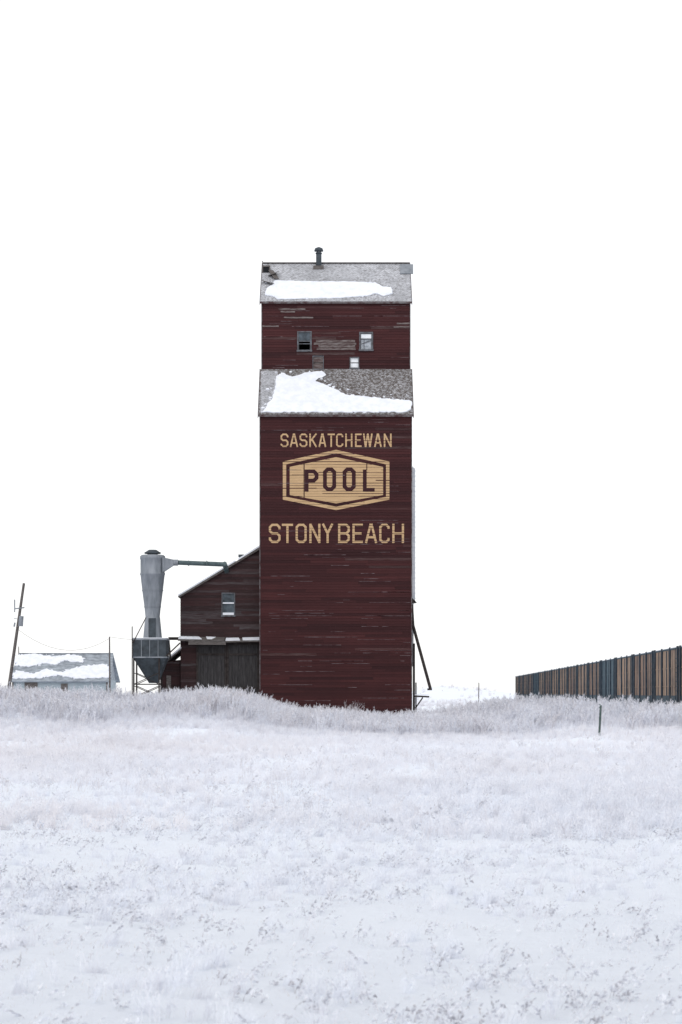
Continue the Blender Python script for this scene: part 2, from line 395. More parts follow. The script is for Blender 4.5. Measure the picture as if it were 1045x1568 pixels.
a.make('bare_boards', M_oldboard, E)
# corner trims
a = Acc()
for X, s in ((EX0,-1),(EX1,1)):
    a.box(min(X,X+s*.05),max(X,X+s*.05),EY-.045,EY+.12,Z0,ZE-.02)
    a.box(min(X,X+s*.05),max(X,X+s*.05),YC-.045,YC+.12,ZC-.1,ZT-.02)
    a.box(min(X,X+s*.05),max(X,X+s*.05),YB-.12,YB+.045,Z0,ZE-.02)
a.make('corner_trim', M_trim, E)
# roofs
def roof(name, y0, z0, y1, z1, m, mat, mat2=None, oh=0.14, side=0.11, th=0.09):
    A = Acc(); s = 1 if y1 > y0 else -1
    yy = y0-s*oh; zz = z0-oh*m
    slab(A, [(EX0-side,yy,zz),(EX1+side,yy,zz),(EX1+side,y1,z1),(EX0-side,y1,z1)], th)
    A.make(name, mat, E)
    f = Acc(); f.box(EX0-side-.01,EX1+side+.01,min(yy-s*.04,yy),max(yy-s*.04,yy),zz-.13,zz-.02)
    for X in (EX0-side-.035, EX1+side):
        f.add([(X,yy,zz-.2),(X+.035,yy,zz-.2),(X+.035,y1,z1-.2),(X,y1,z1-.2),(X,yy,zz+.015),(X+.035,yy,zz+.015),(X+.035,y1,z1+.015),(X,y1,z1+.015)], BF)
    f.make(name+'_fascia', M_trim, E)
mL = (ZC-ZE)/(YC-EY); mU = (ZR-ZT)/(YR-YC); off = 0.07
roof('lower_roof', EY, ZE+off, YC-.05, ZC+off-.05*mL, mL, M_shing2)
roof('lower_roof_back', YB, ZE+off, YCB+.05, ZC+off-.05*mL, mL, M_shing)
roof('upper_roof', YC, ZT+off, YR, ZR+off, mU, M_shing)
roof('upper_roof_back', YCB, ZT+off, YR+.002, ZR+off, mU, M_shing)
def R(lst, m, Y0, z0): return [onroof(px,py,m,Y0,z0) for px,py in lst]
snow_patch('lower_roof_snow', R([(402,632),(408,622),(418,610),(421,592),(424,576),(432,571),(447,578),(470,571),(494,569),(500,575),(488,580),(484,584),(498,590),(516,597),(530,605),(560,608),(598,612),(631,615),(631,627),(622,632)],mL,EY,ZE+off), mL,EY,ZE+off,E,crumbs=70,jit=.05)
snow_patch('upper_roof_snow', R([(405,452),(408,443),(417,437),(421,430),(440,431),(480,432),(530,432),(575,434),(588,440),(600,441),(602,450),(588,454),(575,450),(562,454),(520,457),(470,458),(425,459),(420,455)],mU,YC,ZT+off), mU,YC,ZT+off,E,jit=.03,crumbs=25)
a = Acc()
def rp(px,py,m,Y0,z0,o):
    x,y = onroof(px,py,m,Y0,z0); n = Vector((0,-m,1)).normalized(); return Vector((x,y,z0+(y-Y0)*m))+n*o
slab(a, [rp(399,631,mL,EY,ZE+off,.008),rp(440,631,mL,EY,ZE+off,.008),rp(425,568,mL,EY,ZE+off,.008),rp(400,568,mL,EY,ZE+off,.008)], .006)
a.make('lower_roof_frost', M_shing, E)
# roof details: vent stack, hatch, torn shingles
a = Acc(); vx = SX(488.5,YR-.3); vy = YR-.35
a.cyl((vx,vy,ZR-.5),(vx,vy,ZR+.62),.16); a.cyl((vx,vy,ZR+.55),(vx,vy,ZR+.60),.19)
a.cyl((vx,vy,ZR+.70),(vx,vy,ZR+.86),.27,.22); a.cyl((vx,vy,ZR+.86),(vx,vy,ZR+.93),.22,.05)
a.cyl((vx+.1,vy,ZR+.6),(vx+.1,vy,ZR+.72),.03); a.cyl((vx-.1,vy,ZR+.6),(vx-.1,vy,ZR+.72),.03)
a.make('roof_vent', M_metald, E, True)
a = Acc(); c0 = rp(488,411,mU,YC,ZT+off,.03); a.box(c0.x-.3,c0.x+.3,c0.y-.1,c0.y+.25,c0.z-.1,c0.z+.12); a.make('vent_flashing', M_greywood, E)
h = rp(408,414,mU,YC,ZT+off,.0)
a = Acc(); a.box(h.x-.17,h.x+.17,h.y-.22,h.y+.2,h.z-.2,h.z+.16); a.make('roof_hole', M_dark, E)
a = Acc(); a.box(h.x-.23,h.x-.17,h.y-.25,h.y+.2,h.z-.25,h.z+.24); a.box(h.x+.17,h.x+.23,h.y-.25,h.y+.2,h.z-.25,h.z+.24); a.box(h.x-.17,h.x+.17,h.y-.25,h.y+.2,h.z+.16,h.z+.24)
a.beam((h.x-.2,h.y-.2,h.z+.2),(h.x-.2,h.y-.2,h.z+.5),.05)
for (p0,q0,p1,q1,w) in ((412,424,425,420,.5),(403,432,418,437,.35),(415,416,424,430,.3)):
    A0 = rp(p0,q0,mU,YC,ZT+off,.08); B0 = rp(p1,q1,mU,YC,ZT+off,.14); a.beam(A0,B0,w,.03)
a.make('torn_roofing', M_greywood, E)
a = Acc()
slab(a, [rp(613,420,mU,YC,ZT+off,.06),rp(633,420,mU,YC,ZT+off,.06),rp(633,406,mU,YC,ZT+off,.06),rp(613,406,mU,YC,ZT+off,.06)], .04)
a.make('roof_patch', M_metal, E)
a = Acc(); a.beam((EX0-.12,YR,ZR+off+.02),(EX1+.12,YR,ZR+off+.02),.2,.06); a.make('ridge_cap', M_greywood, E)
# lettering
YP = EY-.0232
a = Acc(); s = EY/F
def word(txt, spans, t_, b_, tk):
    for ch,(p0,p1) in zip(txt, spans): glyph(a, ch, SX(p0,EY), SX(p1,EY), SZ(b_,EY), SZ(t_,EY), tk*s, YP)
word('SASKATCHEWAN', [(430,442),(444,457),(459,471),(474,486),(488,500),(502,513),(515,526),(529,540),(544,554),(556,571),(573,585),(588,600)], 664, 684.5, 2.4)
word('STONYBEACH', [(412,430),(432,449),(453,470),(474,491),(493,511),(518,536),(540,556),(559,578),(581,597),(601,619)], 802, 831.5, 3.4)
a.make('name_lettering', M_paint, E)
a = Acc(); q = lambda L: [(SX(x,EY),SZ(y,EY)) for x,y in L]
ribbon(a, q([(436,709),(515,691.5),(594,709),(594,763),(515,778.5),(436,763)]), 5.2*s, YP, True)
P = q([(444,715),(515,700),(587,715),(587,758),(515,771),(444,758)])
a.add([(x,YP,z) for x,z in P], [(5,4,3,2,1,0)])
a.make('hexagon_emblem', M_paint, E)
a = Acc()
for ch,(p0,p1),(t_,b_) in zip('POOL', [(467,488),(495,515),(525,545),(556,574)], [(719,753),(716,752),(716,752),(719,753)]):
    glyph(a, ch, SX(p0,EY), SX(p1,EY), SZ(b_,EY), SZ(t_,EY), 5.8*s, YP-.0045, 0.2)
ribbon(a, q([(466,709.5),(466,762.5)]), 1.6*s, YP-.0025); ribbon(a, q([(562,709.0),(562,720)]), 1.4*s, YP-.0025)
a.make('emblem_lettering', M_redpaint, E)
# right side attachments
a = Acc()
a.box(EX1+.05,EX1+.24,EY+.6,EY+3.2,SZ(921,EY),SZ(716,EY)); a.box(EX1+.05,EX1+.15,EY+.6,EY+2.2,SZ(1020,EY),SZ(921,EY))
a.add([(EX1+.05,EY+.6,SZ(716,EY)),(EX1+.24,EY+.6,SZ(716,EY)),(EX1+.05,EY+.6,SZ(712,EY)),(EX1+.05,EY+3.2,SZ(716,EY)),(EX1+.24,EY+3.2,SZ(716,EY)),(EX1+.05,EY+3.2,SZ(712,EY))],[(0,1,2),(5,4,3),(1,4,5,2)])
for k in range(26):
    zz = SZ(916,EY)+k*.28; a.box(EX1+.241,EX1+.255,EY+.59,EY+3.2,zz,zz+.05)
a.make('tin_leg_cover', M_tin, E)
a = Acc(); Yq = EY+.4
a.add([(EX1+.03,Yq,SZ(914,EY)),(EX1+.03,Yq+1,SZ(914,EY)),(EX1+.32,Yq,SZ(922,EY)),(EX1+.32,Yq+1,SZ(922,EY)),(EX1+.03,Yq,SZ(923,EY)),(EX1+.03,Yq+1,SZ(923,EY))],[(0,2,3,1),(4,5,3,2),(0,4,2),(1,3,5)])
a.cyl((EX1+.12,Yq,SZ(958,EY)),(SX(660,EY),Yq-.2,SZ(1056,EY)),.085); a.cyl((EX1+.05,Yq,SZ(925,EY)),(EX1+.13,Yq,SZ(962,EY)),.075)
a.beam((EX1+.16,Yq,SZ(985,EY)),(EX1+.16,Yq,SZ(1100,EY)),.12); a.beam((EX1+.28,Yq+.2,SZ(1045,EY)),(EX1+.28,Yq+.2,SZ(1100,EY)),.07)
a.beam((EX1+.2,Yq-.1,SZ(1066,EY)),(SX(658,EY),Yq-.1,SZ(1067,EY)),.09); a.beam((EX1+.05,Yq-.15,SZ(1092,EY)),(SX(648,EY),Yq-.15,SZ(1068,EY)),.07)
a.box(SX(655,EY),SX(662,EY),Yq-.3,Yq-.1,SZ(1057,EY),SZ(1054,EY))
a.make('loading_spout', M_darkwood, E)
box('side_bracket_snow', EX1+.2,SX(657,EY),Yq-.15,Yq-.02,SZ(1066,EY)+.05,SZ(1066,EY)+.09,M_snow,E)

# annex (drive shed) on the left
AY = 121.0; AX0 = SX(277,AY); AX1 = EX0-.03; AZ0 = 0.6; zl = SZ(912,AY); zr = SZ(839,AY); AYB = 129.0
sl_ = (zr-zl)/(AX1-AX0)
def afn(z): return (max(0,(z-zl)/sl_), AX1-AX0) if z > zl else (0, AX1-AX0)
aw = (SX(341,AY),SX(359,AY),SZ(942,AY),SZ(909,AY))
dd = (SX(302,AY),SX(399,AY),0.5,SZ(985,AY))
boards('annex_siding', (AX0,AY), (1,0), (0,-1), AZ0, zr-.1, afn, M_oldred, E, [shift(aw,AX0),shift(dd,AX0)], greyp=0.3, greyamt=0.7)
boards('annex_side_siding', (AX0,AYB), (0,-1), (-1,0), AZ0, zl, lambda z:(0,AYB-AY), M_oldred, E, greyp=0.3)
boards('annex_back_siding', (AX1,AYB), (-1,0), (0,1), AZ0, zl, lambda z:(0,AX1-AX0), M_oldred, E, greyp=0.3)
a = Acc()
def prism(a, x0,x1,y0,y1,z0,za,zb): a.add([(x0,y0,z0),(x1,y0,z0),(x1,y1,z0),(x0,y1,z0),(x0,y0,za),(x1,y0,zb),(x1,y1,zb),(x0,y1,za)], BF)
prism(a, AX0+.01,AX1,AY+.07,AYB-.01,AZ0,zl,zr)
prism(a, AX0+.01,aw[0],AY+.002,AY+.069,AZ0,zl,zl+(aw[0]-AX0)*sl_); prism(a, aw[1],AX1,AY+.002,AY+.069,AZ0,zl+(aw[1]-AX0)*sl_,zr)
prism(a, aw[0],aw[1],AY+.002,AY+.069,AZ0,aw[2],aw[2]); prism(a, aw[0],aw[1],AY+.002,AY+.069,aw[3],zl+(aw[0]-AX0)*sl_,zl+(aw[1]-AX0)*sl_)
a.make('annex_core', M_core, E)
window('annex_window', aw, AY, E, M_dpane, M_dpane, True, 0.05, 0.55)
a = Acc(); a.box(aw[0]+.02,aw[1]-.02,AY-.03,AY+.03,aw[2]+.01,aw[2]+.14); zq = aw[2]+(aw[3]-aw[2])*.55; a.box(aw[0]+.02,aw[1]-.02,AY-.035,AY-.021,zq-.02,zq+.05); a.make('annex_window_snow', M_snow, E)
a = Acc(); slab(a, [(AX0-.15,AY-.2,zl-.15*sl_+.05),(AX1,AY-.2,zr+.05),(AX1,AYB+.2,zr+.05),(AX0-.15,AYB+.2,zl-.15*sl_+.05)], .1); a.make('annex_roof', M_greywood, E)
a = Acc(); slab(a, [(AX0-.14,AY-.22,zl-.15*sl_+.13),(AX0+3.0,AY-.22,zl+3.0*sl_+.15),(AX0+3.0,AYB+.1,zl+3.0*sl_+.15),(AX0-.14,AYB+.1,zl-.15*sl_+.13)], .075)
slab(a, [(AX0+3.15,AY-.22,zl+3.15*sl_+.14),(AX1-.05,AY-.22,zr+.13),(AX1-.05,AYB+.1,zr+.13),(AX0+3.15,AYB+.1,zl+3.15*sl_+.14)], .08)
a.make('annex_roof_snow', M_snow, E)
a = Acc(); jx = SX(371,AY); jz = zl+(jx-AX0)*sl_; a.box(jx-.2,jx+.10,AY-.15,AY+.3,jz+.1,jz+.24); a.make('roof_box', M_metald, E)
# canopy + doors
cz = SZ(979,AY-.5)
a = Acc(); xj = SX(345,AY)
slab(a, [(AX0-.1,AY-.7,cz),(xj,AY-.7,cz-.03),(xj,AY-.03,cz+.13),(AX0-.1,AY-.03,cz+.16)], .09)
slab(a, [(xj+.03,AY-.62,cz-.10),(AX1+.05,AY-.62,cz-.06),(AX1+.05,AY-.03,cz+.09),(xj+.03,AY-.03,cz+.06)], .08)
a.box(SX(290,AY),SX(347,AY),AY-.66,AY-.58,cz-.3,cz-.10)
a.make('canopy', M_greywood, E)
a = Acc()
slab(a, [(AX0-.08,AY-.66,cz+.05),(AX0+1.2,AY-.66,cz+.04),(AX0+1.0,AY-.05,cz+.17),(AX0-.1,AY-.05,cz+.19)], .045)
slab(a, [(AX0+1.5,AY-.6,cz+.035),(xj-.7,AY-.6,cz+.01),(xj-.5,AY-.05,cz+.15),(AX0+1.4,AY-.05,cz+.17)], .03)
slab(a, [(xj+.05,AY-.58,cz-.06),(AX1-1.1,AY-.6,cz-.04),(AX1-1.2,AY-.05,cz+.11),(xj+.05,AY-.05,cz+.10)], .03)
slab(a, [(AX1-.95,AY-.58,cz-.03),(AX1,AY-.6,cz-.02),(AX1,AY-.05,cz+.14),(AX1-1.0,AY-.05,cz+.12)], .03)
a.make('canopy_snow', M_snow, E)
a = Acc()
x = dd[0]; split = SX(347.5,AY)
while x < dd[1]-.05:
    w = min(.19, dd[1]-.05-x)
    if abs(x+w/2-split) > .1: a.box(x+.004,x+w-.004,AY-.035-random.uniform(0,.008),AY+.03,dd[2],dd[3]-.02)
    x += .19
a.make('sliding_door_boards', M_door, E)
a = Acc()
for xx in (dd[0]+.02,split-.06,split+.06,dd[1]-.12): a.beam((xx,AY-.06,dd[2]),(xx,AY-.06,dd[3]),.10,.05)
for zz in (dd[3]-.05,dd[3]-.62,dd[2]+1.5): 
    a.beam((dd[0]+.08,AY-.062,zz),(split-.12,AY-.062,zz),.045,.11); a.beam((split+.12,AY-.062,zz),(dd[1]-.18,AY-.062,zz),.045,.11)
a.make('door_frame', M_darkwood, E)
LX0 = SX(245,AY); zt1 = SZ(1013,AY)
boards('leanto_siding', (LX0,AY+.3), (1,0), (0,-1), AZ0, zt1, lambda z:(0,AX0-LX0), M_oldred, E, greyp=.35)
a = Acc(); prism(a, LX0+.01,AX0,AY+.302,AY+4,AZ0,zt1,zt1+.1); a.make('leanto_core', M_core, E)
a = Acc(); slab(a, [(LX0-.12,AY-.1,SZ(1022,AY)),(AX0,AY-.1,SZ(993,AY)),(AX0,AY+4.1,SZ(993,AY)),(LX0-.12,AY+4.1,SZ(1022,AY))], .08)
a.box(LX0+.35,LX0+.6,AY+.22,AY+.27,1.9,2.7)
a.make('leanto_roof', M_greywood, E)
a = Acc(); slab(a, [(LX0-.1,AY-.13,SZ(1022,AY)+.09),(AX0,AY-.13,SZ(993,AY)+.09),(AX0,AY+4,SZ(993,AY)+.09),(LX0-.1,AY+4,SZ(1022,AY)+.09)], .08); a.make('leanto_snow', M_snow, E)
a = Acc(); a.beam((SX(259,AY),AY-.3,SZ(978,AY)),(SX(278,AY),AY-.3,SZ(978,AY)),.16); a.beam((SX(259,AY),AY-.3,SZ(978,AY)),(SX(262,AY),AY-.3,SZ(1010,AY)),.1)
a.make('leanto_bracket', M_darkwood, E)

# ------------------------------------------------------------------ dust collector
DY = 119.0; s = DY/F; D = empty('dust_collector', (SX(234,DY),DY,0.9)); dx = SX(234,DY)
r = lambda px: px*s
a = Acc()
a.lathe(dx, DY, [(SZ(y,DY),r(q)) for y,q in ((978,14.5),(962,13),(946,11.5),(945,11),(930,12.5),(905,15.8),(881,18.5),(880,19.2),(878,19.2),(877,18.6),(857,18.6),(856,19.3),(852,19.3),(850,17),(850,0.5))])
a.make('cyclone_body', M_metal, D, True)
a = Acc()
a.cyl((dx,DY,SZ(851,DY)),(dx,DY,SZ(846,DY)),r(8)); a.cyl((dx,DY,SZ(848,DY)),(dx,DY,SZ(845.5,DY)),r(12.5),r(12.5),24); a.cyl((dx,DY,SZ(845.4,DY)),(dx,DY,SZ(842,DY)),r(11),r(6),24)
a.box(dx-r(5),dx+r(6),DY-r(14.5),DY-r(9),SZ(977,DY),SZ(947,DY))
a.make('cyclone_cap', M_metald, D)
a = Acc()
for yy,rr in ((905,16.1),(930,12.8)): a.lathe(dx, DY, [(SZ(yy,DY),r(rr-.3)),(SZ(yy,DY),r(rr+.35)),(SZ(yy-1.2,DY),r(rr+.5)),(SZ(yy-1.2,DY),r(rr-.2))])
x0,x1 = SX(250,DY),SX(266,DY)
a.add([(x0,DY-.5,SZ(877,DY)),(x1,DY-.18,SZ(866,DY)),(x1,DY+.18,SZ(866,DY)),(x0,DY+.1,SZ(877,DY)),(x0,DY-.5,SZ(854,DY)),(x1,DY-.18,SZ(857,DY)),(x1,DY+.18,SZ(857,DY)),(x0,DY+.1,SZ(854,DY))], BF)
a.cyl((x1,DY,SZ(861.5,DY)),(x1+.25,DY,SZ(861.5,DY)),r(4.8)); 
a.make('transition_duct', M_metal, D)
M_pipe = simple('green_pipe', (0.13,0.17,0.175), (0.07,0.10,0.11), 3)
a = Acc(); a.cyl((x1+.25,DY,SZ(861.5,DY)),(SX(344,DY),DY+.8,SZ(863,DY)),r(3.6))
a.cyl((SX(343,DY),DY+.8,SZ(862,DY)),(SX(346,DY+1),DY+2.2,SZ(874,DY+1)),r(3.8))
for px in (288,316): a.cyl((SX(px,DY),DY+.3,SZ(862,DY)),(SX(px+1.3,DY),DY+.3,SZ(862,DY)),r(4.3))
a.make('horizontal_pipe', M_pipe, D, False)
a = Acc(); bx0,bx1 = SX(206,DY),SX(257,DY); by0,by1 = DY-.9,DY+.9; zt,zm,zb = SZ(979,DY),SZ(1007,DY),SZ(1046,DY)
a.box(bx0,bx1,by0,by1,zm,zt)
hx0,hx1 = SX(229,DY),SX(243,DY)
a.add([(hx0,DY-.2,zb),(hx1,DY-.2,zb),(hx1,DY+.2,zb),(hx0,DY+.2,zb),(bx0,by0,zm),(bx1,by0,zm),(bx1,by1,zm),(bx0,by1,zm)], BF)
a.make('hopper_bin', M_metald, D)
a = Acc(); a.box(bx0-.03,bx1+.03,by0-.03,by1+.03,zt-.06,zt+.03); a.box(bx0-.03,bx1+.03,by0-.03,by1+.03,zm-.03,zm+.04)
for xx in (bx0+.45,bx0+.9,bx0+1.35): a.box(xx,xx+.03,by0-.025,by0,zm,zt)
a.make('bin_rims', M_metal, D)
lx0,lx1 = bx0+.05,SX(246,DY); a = Acc()
for lx in (lx0,lx1):
    for ly in (by0+.05,by1-.05): a.beam((lx,ly,.8),(lx,ly,zm),.08)
for ly in (by0+.05,by1-.05):
    for z0_,z1_ in ((1.5,2.2),(2.2,2.9)):
        a.beam((lx0,ly,z0_),(lx1,ly,z1_-.08),.04); a.beam((lx1,ly,z0_),(lx0,ly,z1_-.08),.04)
    a.beam((lx0,ly,2.2),(lx1,ly,2.2),.05)
a.beam((bx0-.02,by0-.1,.8),(bx0-.02,by0-.1,SZ(960,DY)),.05); a.beam((bx0+.02,by0-.1,SZ(985,DY)),(dx-.3,by0+.3,SZ(946,DY)),.04)
a.beam((SX(257,DY),by0,SZ(1005,DY)),(SX(278,DY),by0,SZ(985,DY)),.07)
a.make('support_frame', M_darkwood, D)
box('bin_snow', bx0,bx1,by0,by1,zt+.03,zt+.07,M_snow,D)

# ------------------------------------------------------------------ utility poles, wires
def upole(px0,py0,px1,py1,Y,rad):
    e = empty('utility_pole', (SX(px0,Y),Y,SZ(py0,Y)-1.2)); a = Acc()
    p = Vector((SX(px0,Y),Y,SZ(py0,Y))); q_ = Vector((SX(px1,Y),Y,SZ(py1,Y)))
    a.cyl(p-(q_-p)*.18, q_, rad, rad*.7, 12); a.make('pole', M_greywood, e); return e,p,q_
U,p,q_ = upole(13,1060,37,893,130,.11)
a = Acc(); l = lambda t: p.lerp(q_,t)
a.cyl(l(.62)+Vector((.18,-.15,-.1)),l(.62)+Vector((.22,-.15,.5)),.14); a.beam(l(.78)+Vector((-.35,-.1,-.1)),l(.78)+Vector((.25,-.1,-.03)),.07)
a.cyl(l(.78)+Vector((-.33,-.1,-.3)),l(.78)+Vector((-.33,-.1,.45)),.035); a.cyl(l(.6)+Vector((-.2,-.1,0)),l(.6)+Vector((-.15,-.1,.25)),.05)
a.beam(l(.68)+Vector((-.3,0,0)),l(.66)+Vector((.2,0,0)),.04)
a.make('transformer', M_metal, U)
U2,p2,q2 = upole(168.5,1058,168,975,140,.06)
U3,p3,q3 = upole(29,1010,29,990,190,.05)
def wire(name, P, Q, sag, rad=.010):
    a = Acc(); P = Vector(P); Q = Vector(Q); pr = P
    for i in range(1,13):
        t = i/12; c = P.lerp(Q,t)-Vector((0,0,4*sag*t*(1-t))); a.cyl(pr,c,rad,n=5,caps=False); pr = c
    return a
a1 = wire('w', l(.58), q2-Vector((0,0,.1)), 1.0); a2 = wire('w', q2, (SX(277,AY),AY,SZ(978,AY)), .15)
a1.add(a2.V, a2.F); a1.make('overhead_wire', M_greywood)

# ------------------------------------------------------------------ farm shed far left
SY = 170.0; sd = empty('farm_shed', (SX(92,SY),SY,.3))
x0,x1 = SX(17,SY),SX(168,SY); ze = SZ(1041,SY); zrg = SZ(1001,SY+3.2)
box('walls', x0+.15,x1-.15,SY,SY+6.4,0,ze,M_shed,sd)
a = Acc(); n_ = 40
for k in range(n_):
    xx = x0+.15+(x1-x0-.3)*k/n_; a.box(xx,xx+.03,SY-.02,SY,0,ze-.02)
a.make('wall_battens', M_shed, sd)
a = Acc()
slab(a, [(x0-.15,SY-.3,ze-.1),(x1+.15,SY-.3,ze-.1),(x1-.05,SY+3.2,zrg),(x0+.15,SY+3.2,zrg)], .1)
slab(a, [(x0-.15,SY+6.7,ze-.1),(x1+.15,SY+6.7,ze-.1),(x1-.05,SY+3.203,zrg),(x0+.15,SY+3.203,zrg)], .1)
a.add([(x0+.15,SY,ze),(x0+.15,SY+6.4,ze),(x0+.15,SY+3.2,zrg-.1),(x1-.15,SY,ze),(x1-.15,SY+6.4,ze),(x1-.15,SY+3.2,zrg-.1)],[(0,1,2),(5,4,3)])
a.beam((x0+.15,SY+3.2,zrg+.03),(x1-.05,SY+3.2,zrg+.03),.16,.06)
a.make('roof', simple('old_roofing',(0.38,0.42,0.47),(0.20,0.22,0.25),2,(1,1,3)), sd)
mS = (zrg-ze+.1)/3.5
def RS(L): return [onroof(px,py,mS,SY-.3,ze-.1) for px,py in L]
snow_patch('roof_snow_a', RS([(24,1004),(55,1002),(80,1006),(108,1003),(130,1008),(128,1015),(98,1013),(84,1019),(66,1016),(44,1022),(26,1020),(22,1014)]), mS,SY-.3,ze-.1,sd,.07,jit=.12,crumbs=30)
snow_patch('roof_snow_b', RS([(19,1035),(26,1028),(52,1033),(70,1025),(96,1030),(112,1024),(130,1020),(166,1018),(169,1038),(120,1040),(88,1035),(60,1039),(22,1040)]), mS,SY-.3,ze-.1,sd,.07,jit=.12,crumbs=30)
a = Acc(); a.box(SX(38,SY),SX(58,SY),SY-.06,SY-.022,.3,SZ(1044,SY)); a.box(x0+.1,x0+.2,SY-.05,SY,0,ze-.05); a.box(x1-.25,x1-.12,SY-.05,SY,0,ze-.05)
a.box(SX(94,SY),SX(104,SY),SY-.05,SY-.022,1.2,SZ(1047,SY))
a.make('door', M_greywood, sd)

# ------------------------------------------------------------------ railcars
ang = math.atan(0.0368); RXf = lambda Y: 16.55+0.0368*Y
M_rc = [simple('railcar_paint_tan', (0.33,0.235,0.175), (0.13,0.105,0.095), 1.0,(1,.5,.6),lo=.46,hi=.72), simple('railcar_paint_brown', (0.25,0.17,0.13), (0.10,0.085,0.08), 1.0,(1,.5,.6),lo=.44,hi=.7),
        simple('railcar_paint_teal', (0.095,0.135,0.165), (0.05,0.085,0.11), 1.2,(1,1,.4))]
M_rib = simple('railcar_rib_navy', (0.025,0.038,0.056), (0.05,0.066,0.085), 2)
M_teal = simple('railcar_sill_teal', (0.038,0.075,0.105), (0.05,0.06,0.07), 2)
LC = 14.2; PITCH = 15.3; WC = 1.5; zb_, ztp = .70, 4.40
def car_meshes():
    out = {}
    a = Acc(); a.box(-WC,-WC+.06,-LC/2,LC/2,zb_,ztp); a.box(WC-.06,WC,-LC/2,LC/2,zb_,ztp)
    a.box(-WC+.06,WC-.06,-LC/2,-LC/2+.06,zb_,ztp); a.box(-WC+.06,WC-.06,LC/2-.06,LC/2,zb_,ztp); a.box(-WC+.06,WC-.06,-LC/2+.06,LC/2-.06,zb_,zb_+.08)
    for i in range(1,12):
        y = -LC/2+LC*i/12
        for sgn in (-1,1):
            xa,xb = (-WC-.022,-WC-.001) if sgn < 0 else (WC+.001,WC+.022); a.box(xa,xb,y-.05,y+.05,zb_+.12,ztp-.1)
    for zz in (1.9,3.1):
        for sgn in (-1,1):
            xa,xb = (-WC-.03,-WC-.0015) if sgn < 0 else (WC+.0015,WC+.03); a.box(xa,xb,-LC/2,LC/2,zz,zz+.06)
    out['body'] = a
    a = Acc()
    for y,w,pr in ((-LC/2+.2,.2,.12),(-LC/2+1.9,.07,.035),(-LC/6,.17,.10),(-LC/6+2.2,.10,.045),(LC/6,.17,.11),(LC/6+2.6,.07,.035),(LC/2-.2,.2,.12)):
        for sgn in (-1,1):
            xa,xb = (-WC-pr,-WC-.002) if sgn < 0 else (WC+.002,WC+pr); a.box(xa,xb,y-w,y+w,zb_-.15,ztp+(.12 if pr > .09 else -.12))
    for yy in (-LC/2-.1, LC/2+.002):
        for xx in (-1.2,-.4,.4,1.2): a.box(xx-.06,xx+.06,yy,yy+.098,zb_+.1,ztp-.1)
    out['ribs'] = a
    a = Acc()
    for sgn in (-1,1):
        a.box(*sorted((sgn*(WC+.05),sgn*(WC-.08))),-LC/2-.11,LC/2+.11,ztp-.07,ztp+.04); a.box(*sorted((sgn*(WC+.08),sgn*(WC+.003))),-LC/2,LC/2,zb_-.35,zb_+.1)
        a.box(*sorted((sgn*(WC+.036),sgn*(WC+.0035))),-LC/2+.05,LC/2-.05,zb_+.1,zb_+.62)
    for yy in (-LC/2-.12, LC/2): a.box(-WC+.08,WC-.08,yy,yy+.12,ztp-.06,ztp+.06)
    a.box(-.3,.3,-LC/2-.5,LC/2+.5,zb_-.35,zb_-.05); a.box(-.12,.12,-LC/2-.56,LC/2+.56,zb_-.25,zb_-.1)
    out['sills'] = a
    a = Acc()
    for yc in (-LC/2+1.9, LC/2-1.9):
        for ax in (-.85,.85):
            for sx in (-.78,.72): a.cyl((sx,yc+ax,.42),(sx+.06+.02,yc+ax,.42),.42,n=18)
            a.cyl((-.78,yc+ax,.42),(.78,yc+ax,.42),.07)
        for sx in (-.98,.90): a.box(sx,sx+.08,yc-1.25,yc+1.25,.36,.60)
        a.box(-.9,.9,yc-.2,yc+.2,.45,.72)
    out['trucks'] = a
    a = Acc()
    for y in (-LC/3+1.3, 0, LC/3-1.3):
        a.add([(-1.2,y-.9,zb_),(1.2,y-.9,zb_),(1.2,y+.9,zb_),(-1.2,y+.9,zb_),(-.6,y-.4,.3),(.6,y-.4,.3),(.6,y+.4,.3),(-.6,y+.4,.3)],BF)
    for k in range(11): a.box(-WC-.14,-WC-.10,-LC/2+.5,-LC/2+.95,zb_+.3*k,zb_+.3*k+.04)
    a.box(-WC-.14,-WC-.10,-LC/2+.93,-LC/2+.97,zb_-.2,ztp)
    out['hoppers'] = a
    b_ = Acc(); b_.box(-WC-.05,-WC+.07,-LC/2,LC/2,ztp+.042,ztp+.08); b_.box(WC-.07,WC+.05,-LC/2,LC/2,ztp+.042,ztp+.08)
    out['frost_cap'] = b_
    return out
CM = car_meshes(); meshes = {}
for k, acc in CM.items():
    me_ = bpy.data.meshes.new('railcar_'+k); me_.from_pydata(acc.V, [], acc.F); meshes[k] = me_
rows = int((391-110)/PITCH)
for i in range(rows):
    Yc = 110+PITCH*(i+.5); e = empty('freight_railcar', (RXf(Yc)+WC, Yc, .25)); e.rotation_euler = (0,0,-ang)
    for k in meshes:
        me_ = meshes[k].copy(); me_.materials.append({'body':M_rc[[1,0,0,1,0,2,1,0][i%8]],'ribs':M_rib,'sills':M_teal,'trucks':M_darkwood,'hoppers':M_teal,'frost_cap':M_snow}[k])
        o = bpy.data.objects.new(k, me_); COL.objects.link(o); o.parent = e
a = Acc()
for sx in (-.75,.75):
    a.beam((RXf(60)+WC+sx,60,.17),(RXf(900)+WC+sx,900,.17),.08,.15)
a.make('railway_track', M_darkwood)

